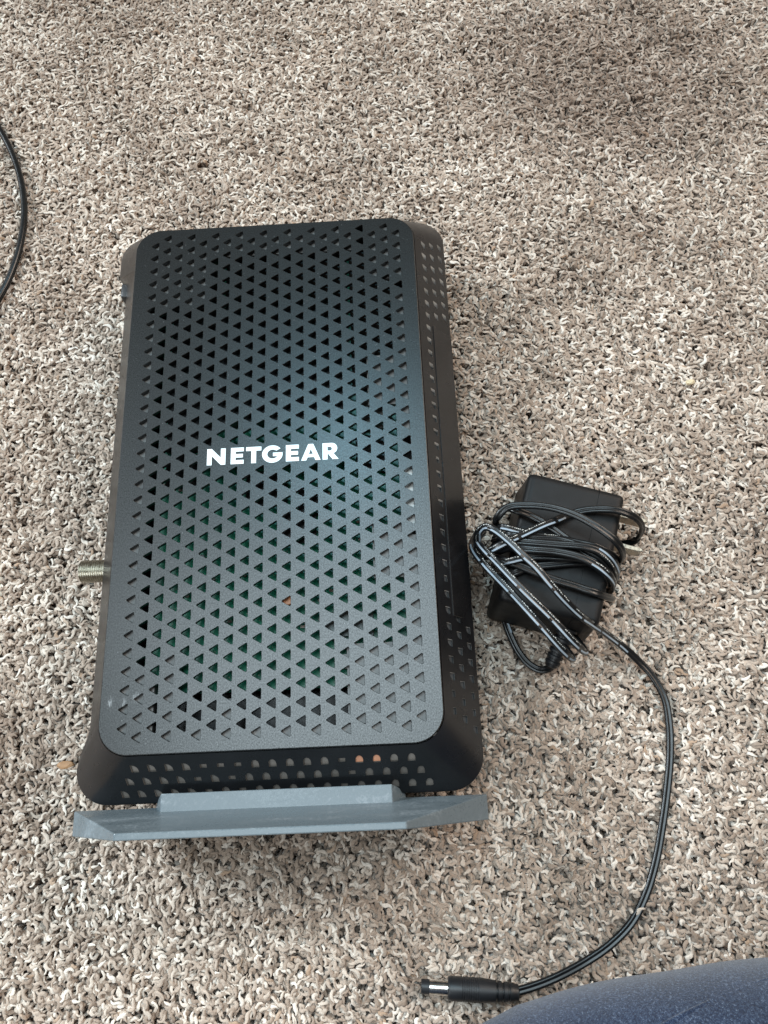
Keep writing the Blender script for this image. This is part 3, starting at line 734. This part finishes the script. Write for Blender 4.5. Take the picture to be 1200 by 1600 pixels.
def twin_lead(path, r=.71, roll=0, marks=None, stripe_side=1, mark_side=-1, flip=1):
    C = catmull(path); Fm = frames(C, roll); mb = MB(); rings = []
    for p, (t, s, u) in zip(C, Fm):
        ring = []
        for k in range(9):       # right lead
            a = math.radians(-142 + 284*k/8); ring.append(p + s*(r*.93 + r*math.cos(a)) + u*(r*math.sin(a)))
        for k in range(9):       # left lead
            a = math.radians(38 + 284*k/8); ring.append(p + s*(-r*.93 + r*math.cos(a)) + u*(r*math.sin(a)))
        rings.append(ring)
    mb.rings(rings)
    objs = [mb.make('cord', M['cord'], smooth=50)]
    if marks:
        dist = [0]
        for a, b_ in zip(C, C[1:]): dist.append(dist[-1] + (b_-a).length)
        dist = np.array(dist); tot = dist[-1]
        def at(d):
            i = int(np.clip(np.searchsorted(dist, d) - 1, 0, len(C)-2)); f = (d-dist[i])/max(1e-6, dist[i+1]-dist[i])
            q = [Fm[i][j].lerp(Fm[i+1][j], f) for j in range(3)]
            return C[i].lerp(C[i+1], f), q[0], q[1], q[2]
        sm_ = MB(); im = MB()
        def patch(m_, d0, d1, side, a0, a1, n, k=3, rr=None):
            rr = rr or r+.03; rows = []
            for i in range(n+1):
                p, t, s, u = at(d0 + (d1-d0)*i/n)
                rows.append([p + s*(side*r*.93 + rr*math.sin(math.radians(a))) + u*flip*(rr*math.cos(math.radians(a))) for a in [a0+(a1-a0)*j/k for j in range(k+1)]])
            vv = [q for row in rows for q in row]; w_ = k+1
            m_.add(vv, [(i*w_+j, i*w_+j+1, (i+1)*w_+j+1, (i+1)*w_+j) for i in range(n) for j in range(k)])
        rr_ = random.Random(len(C))
        for f0, f1 in marks:
            d = f0*tot + 1.0; end = f1*tot
            while d < end:
                L = min(13.0, end-d)
                if L > 1: patch(sm_, d, d+L, stripe_side, -25, 25, max(2, int(L/.7)))
                d += L + 1.3
            d = f0*tot + 2.0
            while d < end-6:
                word = rr_.uniform(4, 9); e = min(end, d+word)
                while d < e:
                    L = rr_.uniform(.35, .6); a0 = rr_.choice([-14, -14, -4])
                    patch(im, d, d+L*rr_.choice([.45, 1]), mark_side, a0, a0+rr_.uniform(12, 26), 1, 1)
                    d += L + rr_.uniform(.18, .3)
                d += rr_.uniform(1.5, 5)
        if sm_.f: objs.append(sm_.make('printed_stripe', M['stripe'], smooth=0))
        if im.f: objs.append(im.make('printed_lettering', M['ink'], smooth=0))
    return objs

adapter = empty('power_adapter', (98, -32, -42))
tag(adapter, 'black plug-in power adapter wrapped in its striped twin cord, to the right of the modem', 'power adapter')
# case: local frame rotated about z
ca = math.radians(-18.3); cc = Vector((97.5, -32.0, 0))
def loc2w(p): return (cc.x + p[0]*math.cos(ca) - p[1]*math.sin(ca), cc.y + p[0]*math.sin(ca) + p[1]*math.cos(ca), p[2])
def case_shell():
    q = MB()
    x0, x1, y0, y1, z0, z1, dr = -16.8, 17.2, -24.2, 23.6, -42.0, -16.0, 2.2
    vs = [(x0-dr, y0-dr, z0), (x1+.3, y0-dr, z0), (x1+.3, y1+dr, z0), (x0-dr, y1+dr, z0), (x0, y0, z1), (x1, y0, z1), (x1, y1, z1), (x0, y1, z1)]
    q.add([v_ for v_ in vs], [(0,3,2,1),(4,5,6,7),(0,1,5,4),(1,2,6,5),(2,3,7,6),(3,0,4,7)])
    return q
def case_piece(name, cut, keep_low, shrinkage=0):
    o = case_shell().make(name, M['case'], smooth=30)
    bm = bmesh.new(); bm.from_mesh(o.data); bmesh.ops.recalc_face_normals(bm, faces=bm.faces)
    left = [e for e in bm.edges if min(v_.co.x for v_ in e.verts) < 0 or True]
    bmesh.ops.bevel(bm, geom=left, offset=2.7*MM, segments=5, profile=.6, affect='EDGES')
    if shrinkage:
        for v_ in bm.verts: v_.co = Vector((v_.co.x*.99, v_.co.y*(1-shrinkage/24), v_.co.z)) ; 
        for v_ in bm.verts: v_.co.z -= shrinkage*MM
    for c_, low in cut:
        bmesh.ops.bisect_plane(bm, geom=bm.verts[:]+bm.edges[:]+bm.faces[:], plane_co=(c_*MM, 0, 0), plane_no=(1 if low else -1, 0, 0), clear_outer=True)
        bmesh.ops.holes_fill(bm, edges=[e for e in bm.edges if e.is_boundary])
    for v_ in bm.verts:
        p = loc2w((v_.co.x/MM, v_.co.y/MM, v_.co.z/MM)); v_.co = Vector(p)*MM
    bm.to_mesh(o.data); bm.free(); shade(o.data, 30); return o
main = case_piece('case', [(8.05, True)], True)
back = case_piece('case_lid', [(8.25, False)], False)
core = case_piece('case_seam', [(6, False), (10, True)], False, .22)
prongs = []
for tip in PATHS['prong']:
    q = MB(); c_, s_ = math.cos(ca), math.sin(ca)
    tx, ty = tip[0], tip[1]
    pts = [(-16, -.75), (-1.2, -.75), (0, -.25), (0, .25), (-1.2, .75), (-16, .75)]
    q.prism([(tx + a*c_ - b_*s_, ty + a*s_ + b_*c_) for a, b_ in pts], -32.5, -26.5)
    prongs.append(q.make('prong', M['nickel'], smooth=0, bevel=.12, segs=1))
# strain relief: ribbed sleeve
srp = [Vector(p) for p in PATHS['sr']]; axis = (srp[2]-srp[0]).normalized(); Ls = (srp[2]-srp[0]).length
q = MB(); pr = [(-3, 3.0)]
for k in range(7):
    a = .4 + 2.15*k; r_ = 3.7 - .16*k
    pr += [(a, 2.3), (a+.1, r_-.15), (a+.25, r_), (a+1.05, r_), (a+1.2, r_-.15), (a+1.3, 2.3)]
pr += [(15.6, 2.0), (15.9, 1.5)]
q.lathe(srp[0], axis, pr, 22); relief = q.make('strain_relief', M['rubber'], smooth=20)
rl = [relief]
for k in range(3):
    pass
cords = []
P_ = PATHS
cords += twin_lead(P_['tail'], marks=[(.035, .42)], stripe_side=-1, mark_side=1)
cords += twin_lead(P_['c1'], marks=[(.12, .86)], stripe_side=-1, mark_side=1)
cords += twin_lead(P_['c2'], marks=[(.14, .86)], stripe_side=-1, mark_side=1)
cords += twin_lead(P_['cross'], marks=[(.08, .44)], stripe_side=-1, mark_side=1)
cords += twin_lead(P_['arc'])
cords += twin_lead(P_['w1'], marks=[(.58, .92)], stripe_side=1, mark_side=-1)
cords += twin_lead(P_['w2'], marks=[(.52, .90)], stripe_side=-1, mark_side=1)
cords += twin_lead(P_['w3'])
cords += twin_lead(P_['w4'])
cords += twin_lead(P_['w5'], marks=[(.12, .5)], stripe_side=-1, mark_side=1)
cords += twin_lead(P_['w6'])
cords += twin_lead(P_['w7'])
cords += twin_lead(P_['w8'], marks=[(.1, .4)], stripe_side=-1, mark_side=1)
cords += twin_lead(P_['relief'], marks=[(.1, .55)], stripe_side=1, mark_side=-1)

# barrel plug
pl = [Vector(p) for p in PATHS['plug']]; ax = (pl[3]-pl[0]).normalized(); p0 = pl[0]
q = MB(); q.lathe(p0, ax, [(0, 1.1), (0, 1.95), (.2, 2.1), (2.6, 2.1)], 28); tipo = q.make('plug_tip', M['rubber'])
q = MB(); q.lathe(p0, ax, [(2.6, 2.2), (8.8, 2.2)], 28); barrel = q.make('plug_barrel', M['steel'])
q = MB()
bp = [(8.3, 2.9), (8.6, 3.3), (9.2, 3.45), (12.5, 3.45)]
for k in range(8): bp += [(12.7+k*.7, 3.45), (12.82+k*.7, 3.34), (13.0+k*.7, 3.34), (13.12+k*.7, 3.45)]
bp += [(19, 3.38), (23.2, 3.05)]
for k in range(3): a = 23.3+k*1.9; bp += [(a, 2.45), (a+.5, 2.42), (a+.6, 2.95-.12*k), (a+1.8, 2.85-.12*k)]
bp += [(29.3, 2.4), (30.2, 2.3), (30.5, 1.9)]
q.lathe(p0, ax, bp, 32); grip = q.make('plug_grip', M['rubber'], smooth=30)
adopt(adapter, main, back, core, *prongs, relief, *cords, tipo, barrel, grip)

# ------------------------------------------------------------------ loose black cable at the left edge
C = catmull(PATHS['left'], 1.0); Fm = frames(C); q = MB()
q.rings([[p + s*1.45*math.cos(2*PI*k/16) + u*1.45*math.sin(2*PI*k/16) for k in range(16)] for p, (t, s, u) in zip(C, Fm)])
cable = q.make('black_cable', M['cord'], smooth=60)
tag(cable, 'plain round black cable curving in at the left edge of the carpet', 'cable')

# ------------------------------------------------------------------ person: bent denim knee, bottom right
def limb():
    mbj = MB(); rings = []
    path = [Vector(p) for p in KNEE]; C = catmull([tuple(p[:3]) for p in KNEE], 4)
    # radii interpolated along the path
    K = len(KNEE); cum = [0]
    for a, b_ in zip(KNEE, KNEE[1:]): cum.append(cum[-1] + (Vector(b_[:3])-Vector(a[:3])).length)
    d = 0; prev = C[0]
    for i, p in enumerate(C):
        d += (p-prev).length; prev = p
        tt = d/ max(1e-6, sum((b_-a).length for a, b_ in zip(C, C[1:])))*cum[-1]
        r = np.interp(tt, cum, [k[3] for k in KNEE]); rz = np.interp(tt, cum, [k[4] for k in KNEE])
        t = (C[min(i+1, len(C)-1)] - C[max(i-1, 0)]).normalized()
        s = Vector((0, 0, 1)).cross(t).normalized(); u = t.cross(s)
        ring = []
        for k in range(64):
            a = 2*PI*k/64
            wr = 1 + .006*math.sin(3*a + p.x*.05) + .006*math.sin(p.x*.16 + a*2)
            # a soft fold running across
            ring.append(p + s*(r*wr*math.cos(a)) + u*(rz*wr*math.sin(a)))
        rings.append(ring)
    mbj.rings(rings)
    return mbj
KNEE = [(25,-224,-14,2,2),(28,-222,-14,14,12),(37,-219,-13,29,22),(52,-216,-12,39,30),(74,-212.5,-11,46,35),(105,-209.5,-10,49.5,38),(145,-209,-10,52,40),(200,-209,-10,53,41),(330,-212,-5,55,44)]
person = empty('person', (140, -230, -54))
tag(person, 'bent knee in blue denim jeans at the lower right corner beside the barrel plug', 'person')
leg = limb().make('trouser_leg', M['denim'], smooth=80)
C = catmull([(x, y, z-.35) for x, y, z in PATHS['seam']], 1.5); Fm = frames(C); q = MB()
q.rings([[p + s*1.1*math.cos(2*PI*k/10) + u*.8*math.sin(2*PI*k/10) for k in range(10)] for p, (t, s, u) in zip(C, Fm)])
seam = q.make('seam', M['denim'], smooth=60)
adopt(person, seam)
adopt(person, leg)

# ------------------------------------------------------------------ crumbs
def crumb(p, sx, sy, sz, colr, seed, label):
    me_ = bpy.data.meshes.new('crumb'); bm = bmesh.new(); bmesh.ops.create_icosphere(bm, subdivisions=2, radius=1)
    r = random.Random(seed)
    for v_ in bm.verts:
        k = r.uniform(.78, 1.15); v_.co = Vector((v_.co.x*sx*k*MM, v_.co.y*sy*k*MM, v_.co.z*sz*k*MM))
    bm.to_mesh(me_); bm.free(); me_.materials.append(plastic('crumb_surface', colr, .7, 2, .4, .2))
    o = bpy.data.objects.new('crumb', me_); col.objects.link(o); o.location = Vector(p)*MM
    tag(o, label, 'crumb'); return o
cr = PATHS['crumb']
crumb(cr[0], 1.9, 1.2, 1.1, (.72, .60, .40), 1, 'small pale yellow crumb in the pile right of the modem')
crumb(cr[1], 3.2, 1.5, .9, (.36, .20, .10), 2, 'flat tan fleck in the pile left of the stand')
crumb(cr[2], 1.3, .9, .9, (.02, .018, .015), 3, 'tiny black speck in the pile above the modem')
